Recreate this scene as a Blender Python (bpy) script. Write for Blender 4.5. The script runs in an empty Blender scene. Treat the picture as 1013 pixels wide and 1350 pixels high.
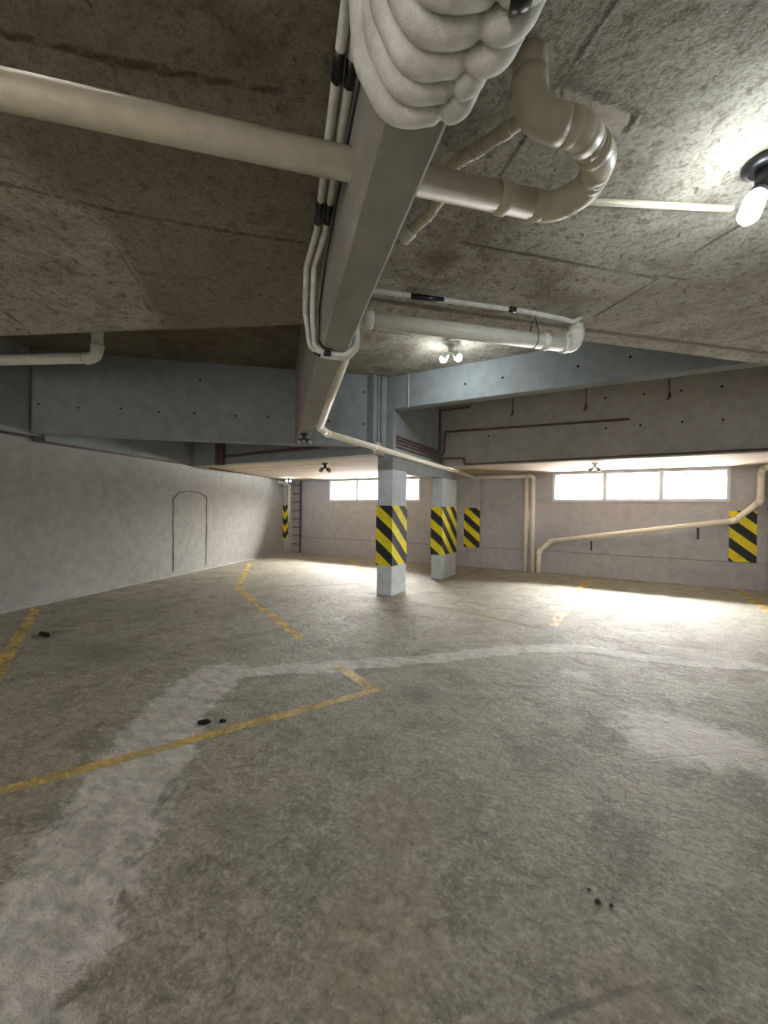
import bpy, bmesh, math, random
from mathutils import Vector, Matrix, noise
random.seed(4)
S2 = math.sqrt(2)
COL = bpy.context.scene.collection

# ------------------------------------------------------------------ helpers
def uw(u, w, z=0.0):
    """u runs along the slanted main beam, w across it"""
    return Vector(((w-u)/S2, (w+u)/S2, z))

def link(name, me, m=None, parent=None):
    o = bpy.data.objects.new(name, me)
    COL.objects.link(o)
    if m is not None:
        me.materials.append(m)
    if parent is not None:
        o.parent = parent
        o.matrix_parent_inverse = Matrix.Translation(-parent.location)
    return o

def from_bm(name, bm, m=None, parent=None, smooth=False):
    bmesh.ops.recalc_face_normals(bm, faces=bm.faces)
    me = bpy.data.meshes.new(name)
    bm.to_mesh(me); bm.free()
    if smooth:
        for p in me.polygons: p.use_smooth = True
    return link(name, me, m, parent)

def thing(name, label, cat, loc, group=None):
    o = bpy.data.objects.new(name, None)
    o.empty_display_size = .1
    o.location = loc
    COL.objects.link(o)
    o['label'] = label; o['category'] = cat
    if group: o['group'] = group
    return o

def tag(o, label, cat, group=None):
    o['label'] = label; o['category'] = cat
    if group: o['group'] = group
    return o

def struct(o, label=None):
    o['kind'] = 'structure'
    if label: o['label'] = label
    return o

def add_hull(bm, pts_bottom, z0, z1):
    """prism over a plan outline"""
    b = [bm.verts.new((p[0], p[1], z0)) for p in pts_bottom]
    t = [bm.verts.new((p[0], p[1], z1)) for p in pts_bottom]
    n = len(b)
    bm.faces.new(b); bm.faces.new(t)
    for i in range(n):
        bm.faces.new((b[i], b[(i+1) % n], t[(i+1) % n], t[i]))

def bevel_all(bm, w, seg=1):
    if w > 0:
        bmesh.ops.bevel(bm, geom=list(bm.edges), offset=w, segments=seg, affect='EDGES', profile=.5)

def prism(name, plan, z0, z1, m, parent=None, bev=0.0):
    bm = bmesh.new(); add_hull(bm, plan, z0, z1)
    bmesh.ops.recalc_face_normals(bm, faces=bm.faces)
    bevel_all(bm, bev)
    return from_bm(name, bm, m, parent)

def box(name, x0, x1, y0, y1, z0, z1, m, parent=None, bev=0.0):
    return prism(name, [(x0, y0), (x1, y0), (x1, y1), (x0, y1)], z0, z1, m, parent, bev)

def add_box(bm, x0, x1, y0, y1, z0, z1):
    add_hull(bm, [(x0, y0), (x1, y0), (x1, y1), (x0, y1)], z0, z1)

def fillet(pts, R, n=8):
    """round the corners of a polyline; returns the points"""
    pts = [Vector(p) for p in pts]
    out = [pts[0]]
    for i in range(1, len(pts)-1):
        a, b, c = pts[i-1], pts[i], pts[i+1]
        d1 = (a-b); d2 = (c-b)
        l1, l2 = d1.length, d2.length
        d1.normalize(); d2.normalize()
        ang = d1.angle(d2)
        if ang > math.pi-0.02:
            out.append(b); continue
        t = min(R/math.tan(ang/2), l1*.49, l2*.49)
        p, q = b+d1*t, b+d2*t
        for k in range(n+1):
            s = k/n
            out.append(p*(1-s)**2 + b*2*s*(1-s) + q*s*s)
    out.append(pts[-1])
    return out

def add_tube(bm, pts, r, n=14, cap=True):
    """sweep a circle along points; r is a number or a list"""
    pts = [Vector(p) for p in pts]
    rs = r if isinstance(r, (list, tuple)) else [r]*len(pts)
    tan = []
    for i in range(len(pts)):
        a = pts[max(i-1, 0)]; b = pts[min(i+1, len(pts)-1)]
        t = (b-a); t.normalize(); tan.append(t)
    up = Vector((0, 0, 1)) if abs(tan[0].z) < .9 else Vector((1, 0, 0))
    x = tan[0].cross(up); x.normalize()
    rings = []
    for i, p in enumerate(pts):
        x = x - tan[i]*x.dot(tan[i]); x.normalize()
        y = tan[i].cross(x)
        rings.append([bm.verts.new(p + (x*math.cos(2*math.pi*k/n) + y*math.sin(2*math.pi*k/n))*rs[i]) for k in range(n)])
    for a, b in zip(rings[:-1], rings[1:]):
        for k in range(n):
            f = bm.faces.new((a[k], a[(k+1) % n], b[(k+1) % n], b[k])); f.smooth = True
    if cap:
        bm.faces.new(rings[0]); bm.faces.new(rings[-1])

def tube(name, pts, r, m, parent=None, n=14, cap=True):
    bm = bmesh.new(); add_tube(bm, pts, r, n, cap)
    return from_bm(name, bm, m, parent)

def make_pipe(name, label, pts, r, m, R=None, cat='pipe', group=None, couplings=(), n=18, collar=1.14):
    """drain pipe: straight runs, elbows with collars, couplings"""
    pts = [Vector(p) for p in pts]
    R = R or r*1.9
    t = thing(name, label, cat, pts[0], group)
    cuts = []                                    # per corner: (start, end) of the bend
    for i in range(1, len(pts)-1):
        d1 = (pts[i-1]-pts[i]); d2 = (pts[i+1]-pts[i])
        l1, l2 = d1.length, d2.length
        d1.normalize(); d2.normalize()
        ang = d1.angle(d2)
        k = min(R/math.tan(ang/2), l1*.46, l2*.46)
        cuts.append((pts[i]+d1*k, pts[i], pts[i]+d2*k))
    start = pts[0]
    for i in range(len(pts)-1):
        end = cuts[i][0] if i < len(cuts) else pts[-1]
        if (end-start).length > 1e-3:
            tube('pipe_run', [start, end], r, m, t, n)
        if i < len(cuts):
            start = cuts[i][2]
    for a, b, c in cuts:
        arc = [a*(1-s)**2 + b*2*s*(1-s) + c*s*s for s in [k/10 for k in range(11)]]
        da = (arc[0]-arc[1]).normalized(); dc = (arc[-1]-arc[-2]).normalized()
        path = [arc[0]+da*r*.75, arc[0]+da*r*.02, arc[0]] + arc[1:-1] + [arc[-1], arc[-1]+dc*r*.02, arc[-1]+dc*r*.75]
        rr = [r*collar, r*collar, r*1.05] + [r*1.05]*(len(arc)-2) + [r*1.05, r*collar, r*collar]
        tube('elbow', path, rr, m, t, n)
    for (i, s, l) in couplings:                  # (segment, position 0..1, length)
        p = pts[i].lerp(pts[i+1], s); d = (pts[i+1]-pts[i]).normalized()
        tube('coupling', [p-d*l/2, p-d*(l/2-.004), p+d*(l/2-.004), p+d*l/2], [r*1.06, r*1.15, r*1.15, r*1.06], m, t, n)
    return t

# ------------------------------------------------------------------ materials
def new_mat(name):
    m = bpy.data.materials.new(name); m.use_nodes = True
    nt = m.node_tree; nt.nodes.clear()
    out = nt.nodes.new('ShaderNodeOutputMaterial')
    b = nt.nodes.new('ShaderNodeBsdfPrincipled')
    nt.links.new(b.outputs[0], out.inputs[0])
    return m, nt, b, out

class NT:
    def __init__(s, nt): s.nt = nt
    def n(s, t, **kw):
        x = s.nt.nodes.new(t)
        for k, v in kw.items(): setattr(x, k, v)
        return x
    def l(s, a, b): s.nt.links.new(a, b)
    def pos(s): return s.n('ShaderNodeNewGeometry').outputs['Position']
    def mapping(s, vec, scale=(1, 1, 1), rot=(0, 0, 0), loc=(0, 0, 0)):
        m = s.n('ShaderNodeMapping'); s.l(vec, m.inputs[0])
        m.inputs['Scale'].default_value = scale; m.inputs['Rotation'].default_value = rot; m.inputs['Location'].default_value = loc
        return m.outputs[0]
    def noise(s, vec, scale, detail=5, rough=.55, dist=0):
        x = s.n('ShaderNodeTexNoise'); s.l(vec, x.inputs['Vector'])
        x.inputs['Scale'].default_value = scale; x.inputs['Detail'].default_value = detail
        x.inputs['Roughness'].default_value = rough; x.inputs['Distortion'].default_value = dist
        return x.outputs['Fac']
    def ramp(s, fac, stops):
        x = s.n('ShaderNodeValToRGB'); s.l(fac, x.inputs[0])
        e = x.color_ramp.elements
        while len(e) > 1: e.remove(e[-1])
        for i, (p, c) in enumerate(stops):
            if i == 0: el = e[0]; el.position = p
            else: el = e.new(p)
            el.color = (c[0], c[1], c[2], 1) if hasattr(c, '__len__') else (c, c, c, 1)
        return x.outputs[0]
    def mix(s, fac, a, b, mode='MIX'):
        x = s.n('ShaderNodeMix', data_type='RGBA', blend_type=mode)
        for v, i in ((fac, x.inputs[0]), (a, x.inputs[6]), (b, x.inputs[7])):
            if hasattr(v, 'is_output'): s.l(v, i)
            elif hasattr(v, '__len__'): i.default_value = (*v, 1)
            else: i.default_value = v
        return x.outputs[2]
    def math(s, op, a, b=0.0, c=0.0, clamp=False):
        x = s.n('ShaderNodeMath', operation=op); x.use_clamp = clamp
        for v, i in ((a, x.inputs[0]), (b, x.inputs[1]), (c, x.inputs[2])):
            if hasattr(v, 'is_output'): s.l(v, i)
            else: i.default_value = v
        return x.outputs[0]
    def attr(s, name):
        x = s.n('ShaderNodeAttribute'); x.attribute_name = name
        return x.outputs['Fac']
    def bump(s, h, strength, dist, b):
        x = s.n('ShaderNodeBump'); s.l(h, x.inputs['Height'])
        x.inputs['Strength'].default_value = strength; x.inputs['Distance'].default_value = dist
        s.l(x.outputs[0], b.inputs['Normal'])

def srgb(r, g, b):
    f = lambda c: (c/255/12.92) if c/255 <= .04045 else ((c/255+.055)/1.055)**2.4
    return (f(r), f(g), f(b))

def mat_painted(name, c, var=.12, bump=.25, rough=.75, scale=1.0):
    """rough render or concrete under matt paint"""
    m, nt, b, o = new_mat(name); N = NT(nt); p = N.pos()
    big = N.noise(p, .9*scale, 5, .6); mid = N.noise(p, 6*scale, 6, .65); fine = N.noise(p, 70*scale, 3, .6)
    lo = tuple(x*(1-var*1.6) for x in c); hi = tuple(min(1, x*(1+var)) for x in c)
    col = N.mix(big, lo, hi)
    col = N.mix(N.ramp(mid, [(.35, .82), (.6, 1.0)]), (0, 0, 0), col)
    N.l(col, b.inputs['Base Color']); b.inputs['Roughness'].default_value = rough
    b.inputs['Specular IOR Level'].default_value = .35
    N.bump(N.math('ADD', N.math('MULTIPLY', mid, .8), N.math('MULTIPLY', fine, .35)), bump, .01, b)
    return m

def mat_plain(name, c, rough=.5, spec=.5, metal=0.0, dirt=.0, emit=None, estr=0):
    m, nt, b, o = new_mat(name); N = NT(nt)
    if dirt > 0:
        p = N.pos(); d = N.noise(p, 9, 6, .65); f = N.noise(p, 60, 2, .5)
        col = N.mix(N.ramp(d, [(.38, 1.0), (.68, 0.0)]), tuple(x*(1-dirt) for x in c), c)
        N.l(col, b.inputs['Base Color'])
        N.bump(f, .12, .004, b)
    else:
        b.inputs['Base Color'].default_value = (*c, 1)
    b.inputs['Roughness'].default_value = rough; b.inputs['Specular IOR Level'].default_value = spec
    b.inputs['Metallic'].default_value = metal
    if emit:
        b.inputs['Emission Color'].default_value = (*emit, 1); b.inputs['Emission Strength'].default_value = estr
    return m

def mat_floor():
    m, nt, b, o = new_mat('rough screed'); N = NT(nt); p = N.pos()
    n1 = N.noise(p, .55, 6, .6, .4); n2 = N.noise(p, 2.6, 8, .70, .8); n3 = N.noise(p, 13, 7, .74, .5)
    pr = N.mapping(p, (1.0, 1.9, 1), (0, 0, math.radians(-20)))
    n4 = N.noise(pr, 8.5, 8, .72, .5)                       # trowelled, chipped ridges
    n5 = N.noise(p, 42, 5, .7, .4); fine = N.noise(p, 130, 3, .6)
    c = N.mix(N.ramp(n1, [(.3, 0), (.7, 1)]), srgb(142, 139, 120), srgb(164, 157, 139))
    c = N.mix(N.math('MULTIPLY', N.ramp(n2, [(.38, 1.0), (.52, 0.0)]), .7), c, srgb(114, 109, 94))
    c = N.mix(N.math('MULTIPLY', N.ramp(n4, [(.36, 1.0), (.46, 0.0)]), .5), c, srgb(100, 95, 82))
    c = N.mix(N.math('MULTIPLY', N.ramp(n4, [(.55, 0.0), (.66, 1.0)]), .5), c, srgb(186, 180, 164))
    c = N.mix(N.math('MULTIPLY', N.ramp(n3, [(.54, 0.0), (.66, 1.0)]), .6), c, srgb(196, 190, 174))
    c = N.mix(N.math('MULTIPLY', N.ramp(n3, [(.34, 1.0), (.45, 0.0)]), .65), c, srgb(90, 85, 74))
    c = N.mix(N.math('MULTIPLY', N.ramp(n5, [(.38, 1.0), (.49, 0.0)]), .5), c, srgb(96, 91, 78))
    c = N.mix(N.math('MULTIPLY', N.ramp(n5, [(.53, 0.0), (.64, 1.0)]), .42), c, srgb(198, 192, 178))
    # tan pitted patch, pale mortar band, oil stains
    wob = N.math('MULTIPLY', N.math('SUBTRACT', n2, .5), .9)
    wob2 = N.math('MULTIPLY', N.math('SUBTRACT', n3, .5), .5)
    tan = N.ramp(N.math('ADD', N.attr('pitted'), N.math('ADD', wob, wob2)), [(.35, 0.0), (.65, 1.0)])
    tc = N.mix(N.ramp(n3, [(.38, 0.0), (.6, 1.0)]), srgb(112, 103, 84), srgb(168, 159, 132))
    c = N.mix(N.math('MULTIPLY', tan, .5), c, tc)
    band = N.ramp(N.math('ADD', N.attr('mortar'), N.math('MULTIPLY', N.math('ADD', wob, wob2), 1.0)), [(.42, 0.0), (.54, 1.0)])
    bc = N.mix(N.ramp(n4, [(.38, 0.0), (.6, 1.0)]), srgb(168, 165, 154), srgb(216, 212, 202))
    bc = N.mix(N.math('MULTIPLY', N.ramp(n3, [(.36, 1.0), (.47, 0.0)]), .35), bc, srgb(128, 124, 112))
    patch = N.math('MULTIPLY', band, N.ramp(n2, [(.36, .6), (.52, .95)]))
    c = N.mix(patch, c, bc)
    st = N.ramp(N.math('ADD', N.attr('stain'), N.math('ADD', wob, wob2)), [(.4, 0.0), (.75, 1.0)])
    c = N.mix(N.math('MULTIPLY', st, .35), c, srgb(88, 82, 72))
    ck = N.ramp(N.math('ADD', N.attr('crack'), N.math('MULTIPLY', wob2, .8)), [(.5, 0.0), (.8, 1.0)])
    c = N.mix(N.math('MULTIPLY', ck, .45), c, srgb(70, 66, 58))
    speck = N.ramp(N.noise(p, 20, 2, .5), [(.275, 1.0), (.30, 0.0)])
    vein = N.ramp(N.math('ABSOLUTE', N.math('SUBTRACT', N.noise(N.mapping(p, (1, 1.5, 1), (0, 0, .5)), 2.1, 8, .66, .7), .5)), [(.0, 1.0), (.012, 0.0)])
    vein = N.math('MULTIPLY', vein, N.ramp(n1, [(.42, 0.0), (.6, 1.0)]))
    c = N.mix(N.math('MULTIPLY', N.math('MULTIPLY', vein, N.math('SUBTRACT', 1.0, band)), .5), c, srgb(92, 86, 76))
    sc_ = N.ramp(N.math('ADD', N.attr('pale_patch'), N.math('ADD', wob, wob2)), [(.35, 0.0), (.6, 1.0)])
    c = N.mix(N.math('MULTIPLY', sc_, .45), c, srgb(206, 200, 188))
    c = N.mix(N.math('MULTIPLY', speck, .5), c, srgb(74, 70, 62))
    N.l(c, b.inputs['Base Color'])
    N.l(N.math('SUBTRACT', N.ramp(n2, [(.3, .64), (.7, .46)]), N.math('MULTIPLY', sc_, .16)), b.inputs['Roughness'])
    b.inputs['Specular IOR Level'].default_value = .45
    h = N.math('ADD', N.math('MULTIPLY', n4, .75), N.math('MULTIPLY', n3, .6))
    h = N.math('ADD', h, N.math('ADD', N.math('MULTIPLY', n5, .3), N.math('MULTIPLY', fine, .12)))
    h = N.math('ADD', h, N.math('MULTIPLY', band, .35))
    h = N.math('SUBTRACT', h, N.math('MULTIPLY', ck, .15))
    h = N.math('ADD', h, N.math('MULTIPLY', n2, 1.2))
    h = N.math('SUBTRACT', h, N.math('MULTIPLY', vein, .25))
    h = N.math('SUBTRACT', h, N.math('MULTIPLY', N.math('MULTIPLY', tan, n3), .6))
    N.bump(h, .75, .025, b)
    return m

def mat_slab():
    m, nt, b, o = new_mat('raw shuttered concrete'); N = NT(nt); p = N.pos()
    n1 = N.noise(p, .8, 6, .62, .5); n2 = N.noise(p, 3.4, 8, .68, .5); n3 = N.noise(p, 16, 6, .7)
    pr = N.mapping(p, (3.5, 1, 1), (0, 0, math.radians(-8)))
    n4 = N.noise(pr, 7, 7, .74, .9); n5 = N.noise(p, 48, 5, .7, .3); fine = N.noise(p, 130, 3, .6)
    c = N.mix(N.ramp(n1, [(.32, 0), (.68, 1)]), srgb(152, 146, 132), srgb(192, 187, 174))
    c = N.mix(N.math('MULTIPLY', N.ramp(n2, [(.36, 1.0), (.54, 0.0)]), .6), c, srgb(104, 94, 76))
    c = N.mix(N.math('MULTIPLY', N.ramp(n4, [(.6, 0.0), (.72, 1.0)]), .4), c, srgb(196, 190, 176))
    c = N.mix(N.math('MULTIPLY', N.ramp(n3, [(.37, 1.0), (.48, 0.0)]), .65), c, srgb(92, 83, 66))
    c = N.mix(N.math('MULTIPLY', N.ramp(n5, [(.39, 1.0), (.5, 0.0)]), .5), c, srgb(98, 89, 73))
    c = N.mix(N.math('MULTIPLY', N.ramp(n5, [(.55, 0.0), (.66, 1.0)]), .3), c, srgb(196, 188, 172))
    shade_stain = N.ramp(N.math('ADD', N.attr('shade_stain'), N.math('MULTIPLY', N.math('SUBTRACT', n2, .5), 1.0)), [(.35, 0.0), (.75, 1.0)])
    c = N.mix(N.math('MULTIPLY', shade_stain, .72), c, N.mix(n2, srgb(36, 29, 17), srgb(118, 103, 74)))  # brown stain and painted-in shade share this dark tone
    pale = N.ramp(N.math('ADD', N.attr('pale'), N.math('MULTIPLY', N.math('SUBTRACT', n3, .5), .5)), [(.4, 0.0), (.6, 1.0)])
    c = N.mix(N.math('MULTIPLY', pale, .6), c, srgb(192, 184, 166))
    wob = N.math('ADD', N.math('MULTIPLY', N.math('SUBTRACT', n3, .5), 1.1), N.math('MULTIPLY', N.math('SUBTRACT', n2, .5), 1.0))
    sm = N.ramp(N.math('ADD', N.attr('seam'), wob), [(.5, 0.0), (.85, 1.0)])
    c = N.mix(N.math('MULTIPLY', sm, .7), c, srgb(58, 50, 38))
    pit = N.ramp(N.noise(pr, 9, 2, .5), [(.28, 1.0), (.31, 0.0)])
    c = N.mix(N.math('MULTIPLY', pit, .6), c, srgb(66, 58, 46))
    N.l(c, b.inputs['Base Color']); b.inputs['Roughness'].default_value = .85
    b.inputs['Specular IOR Level'].default_value = .25
    h = N.math('ADD', N.math('MULTIPLY', n2, .7), N.math('MULTIPLY', n3, .55))
    h = N.math('ADD', h, N.math('MULTIPLY', fine, .15))
    h = N.math('SUBTRACT', h, N.math('MULTIPLY', sm, .8))
    h = N.math('SUBTRACT', h, N.math('MULTIPLY', pit, .4))
    N.bump(h, .6, .02, b)
    return m

def mat_boards():
    """low soffit cast against boards"""
    m, nt, b, o = new_mat('board marked concrete'); N = NT(nt); p = N.pos()
    pr = N.mapping(p, (.35, 5.0, 1)); n = N.noise(pr, 3.0, 6, .65, .3); n2 = N.noise(p, 2.2, 6, .6)
    c = N.mix(N.ramp(n, [(.3, 0), (.7, 1)]), srgb(170, 150, 128), srgb(214, 198, 176))
    c = N.mix(N.math('MULTIPLY', N.ramp(n2, [(.35, 1), (.55, 0)]), .35), c, srgb(140, 118, 96))
    wv = N.n('ShaderNodeTexWave', wave_type='BANDS', bands_direction='Y'); N.l(p, wv.inputs['Vector'])
    wv.inputs['Scale'].default_value = .55; wv.inputs['Distortion'].default_value = .6; wv.inputs['Detail'].default_value = 2
    ln = N.ramp(wv.outputs['Fac'], [(.0, 1.0), (.02, 0.0)])
    c = N.mix(N.math('MULTIPLY', ln, .6), c, srgb(96, 78, 60))
    N.l(c, b.inputs['Base Color']); b.inputs['Roughness'].default_value = .85
    N.bump(n, .4, .015, b)
    return m

def mat_guard(sgn=1.0):
    """yellow and black diagonal warning stripes on rubber; UV holds metres"""
    m, nt, b, o = new_mat('hazard stripe rubber'); N = NT(nt)
    uv = N.n('ShaderNodeUVMap').outputs[0]
    sp = N.n('ShaderNodeSeparateXYZ'); N.l(uv, sp.inputs[0])
    v = N.math('ADD', sp.outputs['Y'], N.math('MULTIPLY', sp.outputs['X'], .86*sgn))
    f = N.math('FRACT', N.math('DIVIDE', v, .41))
    s = N.math('GREATER_THAN', f, .5)
    d = N.noise(N.pos(), 7, 6, .65)
    ye = N.mix(N.ramp(d, [(.4, 0.0), (.7, 1.0)]), srgb(240, 222, 22), srgb(218, 200, 26))
    bk = N.mix(d, srgb(22, 23, 27), srgb(46, 46, 50))
    N.l(N.mix(s, bk, ye), b.inputs['Base Color'])
    b.inputs['Roughness'].default_value = .6
    return m

def mat_line(wear):
    """worn road paint: the screed shows through where it has gone"""
    m, nt, b, o = new_mat('worn yellow paint'); N = NT(nt); p = N.pos()
    n = N.noise(p, 5, 8, .72); n2 = N.noise(p, 30, 4, .7)
    c = N.mix(n, srgb(212, 174, 80), srgb(224, 198, 122)); N.l(c, b.inputs['Base Color'])
    b.inputs['Roughness'].default_value = .5
    a = N.math('ADD', N.math('MULTIPLY', n, .7), N.math('MULTIPLY', n2, .3))
    a = N.ramp(a, [(wear-.10, 0.0), (wear+.12, 1.0)])
    a = N.math('MULTIPLY', a, .88 if wear < .46 else .5)
    tr = N.n('ShaderNodeBsdfTransparent'); mx = N.n('ShaderNodeMixShader')
    N.l(a, mx.inputs[0]); N.l(tr.outputs[0], mx.inputs[1]); N.l(b.outputs[0], mx.inputs[2]); N.l(mx.outputs[0], o.inputs[0])
    return m

def mat_foam():
    m, nt, b, o = new_mat('grey white pipe insulation'); N = NT(nt); p = N.pos()
    n = N.noise(p, 14, 6, .65); f = N.noise(p, 220, 2, .6)
    c = N.mix(N.ramp(n, [(.35, 0), (.65, 1)]), srgb(190, 190, 180), srgb(226, 226, 216)); N.l(c, b.inputs['Base Color'])
    b.inputs['Roughness'].default_value = .55; b.inputs['Specular IOR Level'].default_value = .4
    N.bump(N.math('ADD', N.math('MULTIPLY', f, .7), n), .5, .005, b)
    return m

M = {}
M['floor'] = mat_floor(); M['slab'] = mat_slab(); M['boards'] = mat_boards()
M['wall'] = mat_painted('pale grey painted render', srgb(186, 184, 187), .09, .3)
M['wall_left'] = mat_painted('grey sprayed render', srgb(166, 166, 161), .10, .55, .7)
M['fillet'] = mat_painted('cement fillet', srgb(176, 174, 166), .1, .5)
M['scar'] = mat_painted('doorway scar render', srgb(140, 139, 133), .1, .5)
M['beam'] = mat_painted('blue grey painted concrete', srgb(142, 148, 148), .10, .3)
M['beam_grey'] = mat_painted('neutral grey painted concrete', srgb(168, 164, 157), .12, .3)
M['beam_main'] = mat_painted('grey painted beam', srgb(150, 146, 137), .14, .5)
M['pillar'] = mat_painted('light grey pillar paint', srgb(204, 212, 216), .06, .25)
M['pvc'] = mat_plain('ivory pvc', srgb(248, 239, 220), .38, .5, 0, .10)
M['pvc_grey'] = mat_plain('dusty cream pvc', srgb(200, 192, 170), .42, .5, 0, .22)
M['pvc_white'] = mat_plain('white pvc', srgb(224, 222, 210), .35, .5, 0, .15)
M['foam'] = mat_foam()
M['tape'] = mat_plain('black tape', srgb(18, 18, 19), .3, .6)
M['black'] = mat_plain('black plastic', srgb(26, 27, 30), .4)
M['hole'] = mat_plain('dark hole', srgb(18, 17, 16), .9, .1)
M['iron'] = mat_plain('rusty brown steel', srgb(98, 76, 66), .6, .4, .0, .35)
M['ladder'] = mat_plain('dark ladder steel', srgb(96, 88, 84), .6, .4, .1, .2)
M['steel'] = mat_plain('dull grey steel', srgb(120, 116, 112), .5, .5, .3, .2)
M['frame'] = mat_plain('white window frame', srgb(214, 218, 222), .4)
M['debris'] = mat_plain('dark debris', srgb(34, 32, 32), .9, .2, 0, .3)
M['stone'] = mat_plain('grey stone chip', srgb(60, 60, 56), .9, .2, 0, .3)
M['guard'] = mat_guard(1.0); M['guard_mirror'] = mat_guard(-1.0)
M['line'] = mat_line(.45); M['line_worn'] = mat_line(.47)
M['white_plastic'] = mat_plain('white plastic', srgb(220, 220, 216), .4)

def mat_window():
    m, nt, b, o = new_mat('window glass'); N = NT(nt)
    b.inputs['Base Color'].default_value = (.02, .02, .02, 1); b.inputs['Roughness'].default_value = .05
    tr = N.n('ShaderNodeBsdfTransparent'); tr.inputs[0].default_value = (.97, .975, .97, 1)
    fr = N.n('ShaderNodeFresnel'); fr.inputs[0].default_value = 1.3
    mx = N.n('ShaderNodeMixShader'); N.l(fr.outputs[0], mx.inputs[0]); N.l(tr.outputs[0], mx.inputs[1]); N.l(b.outputs[0], mx.inputs[2]); N.l(mx.outputs[0], o.inputs[0])
    return m
M['pane'] = mat_window()
M['led'] = mat_plain('lit led lens', (1, 1, 1), .3, .5, 0, 0, (.88, .95, 1.0), 85)
M['led_near'] = mat_plain('lit bulb', (1, 1, 1), .3, .5, 0, 0, (.86, .94, 1.0), 34)
M['led_off'] = mat_plain('unlit lens', srgb(150, 150, 150), .25)

# ------------------------------------------------------------------ the building
ZN, ZR, ZL = 3.0, 3.77, 2.43          # near slab, recess slab, low soffit
def dseg(p, a, b):
    ax, ay = a; bx, by = b; dx, dy = bx-ax, by-ay
    L = dx*dx+dy*dy
    t = 0 if L == 0 else max(0, min(1, ((p[0]-ax)*dx+(p[1]-ay)*dy)/L))
    return math.hypot(p[0]-ax-t*dx, p[1]-ay-t*dy)
def dpoly(p, pl): return min(dseg(p, a, b) for a, b in zip(pl[:-1], pl[1:]))
def spaced(a, b, fine0, fine1, sf, sc):
    out = [a]; x = a
    while x < b-1e-6:
        x += sf if fine0 <= x < fine1 else sc
        out.append(min(x, b))
    return out
def wallx(y): return -7.477 - (y-2.228)*.318        # plan line of the left wall
def lip(w): return 3.127 if w > .343 else 3.49 - .374*(w-.12)

def grid_mesh(name, P, Q, fn, attrs, m):
    """grid of fn(p, q) points with float attributes"""
    me = bpy.data.meshes.new(name)
    vs = [fn(p, q) for q in Q for p in P]
    n = len(P)
    fs = [(j*n+i, j*n+i+1, (j+1)*n+i+1, (j+1)*n+i) for j in range(len(Q)-1) for i in range(n-1)]
    me.from_pydata([tuple(v) for v in vs], [], fs)
    for an, af in attrs.items():
        a = me.attributes.new(an, 'FLOAT', 'POINT')
        a.data.foreach_set('value', [af((v[0], v[1])) for v in vs])
    me.update()
    return link(name, me, m)

# floor
BAND_OUT = [(-1.9, .35), (-2.06, .62), (-2.24, .91), (-2.57, 1.33), (-3.1, 1.95), (-3.29, 2.5)]
BAND_IN = [(-1.2, .25), (-1.44, .53), (-1.8, .9), (-2.38, 1.45), (-2.69, 1.78), (-3.02, 2.38)]
BAND_MID = [((a[0]+b[0])/2, (a[1]+b[1])/2) for a, b in zip(BAND_OUT, BAND_IN)]
BAND_FAR = [(-3.12, 2.5), (-2.46, 3.11), (-1.77, 3.78), (-.94, 4.72), (-.5, 5.0), (.27, 5.08), (1.3, 5.4)]
BAND_ROOT = [(-.9, -.6), (-1.55, .3)]
def f_band(p):
    d = min(dpoly(p, BAND_MID)/.24, dpoly(p, BAND_FAR)/.13, dpoly(p, BAND_ROOT+[BAND_MID[0]])/.3)
    return max(0, 1-.5*d)
def blob(p, c, r): return max(0, 1-math.hypot((p[0]-c[0])/r[0], (p[1]-c[1])/r[1]))
PITS = [((-.75, 1.25), (.42, .55)), ((-.6, .95), (.3, .3)), ((-.95, 1.75), (.4, .4)), ((.05, 1.45), (.35, .3))]
def f_pit(p): return max(blob(p, c, r) for c, r in PITS)
STAINS = [((-1.45, 3.05), (.45, .35)), ((-4.6, 2.2), (1.0, .5)), ((.35, 5.3), (.9, .4)), ((-2.0, 5.9), (.6, .4)), 
          ((-3.6, 3.0), (.6, .4)), ((.1, 6.6), (1.2, .5)), ((-1.6, 1.35), (.35, .25))]
def f_stain(p): return max(blob(p, c, r) for c, r in STAINS)
def f_pale_patch(p): return max(blob(p, (.35, 3.4), (.75, .6)), blob(p, (-.55, 7.4), (.6, .25))*.9, blob(p, (-2.0, 6.3), (.35, .3))*.8, blob(p, (-.4, 4.2), (.7, .25))*.6)  # paler, slightly smoother patches of floor
CR = [[(-.22, 1.28), (.02, 1.52), (.25, 1.66)], [(-3.3, 2.5), (-2.5, 3.22), (-1.8, 3.92), (-.95, 4.86), (-.5, 5.14)], [(.0, 5.2), (1.3, 5.25)], [(-.9, 3.6), (-.2, 3.9), (.5, 4.2)],
      [(-2.0, 1.55), (-1.7, 1.9)], [(.0, 2.9), (.5, 3.3), (1.0, 3.4)]]
def f_crack(p): return max(0, 1-min(dpoly(p, c) for c in CR)/.03)
P = spaced(-11, 2.6, -3.6, 1.6, .035, .2); Q = spaced(-7.2, 11, .2, 5.4, .035, .2)
struct(grid_mesh('floor', P, Q, lambda x, y: (x, y, 0.0), dict(mortar=f_band, pitted=f_pit, stain=f_stain, crack=f_crack, pale_patch=f_pale_patch), M['floor']))

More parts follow.
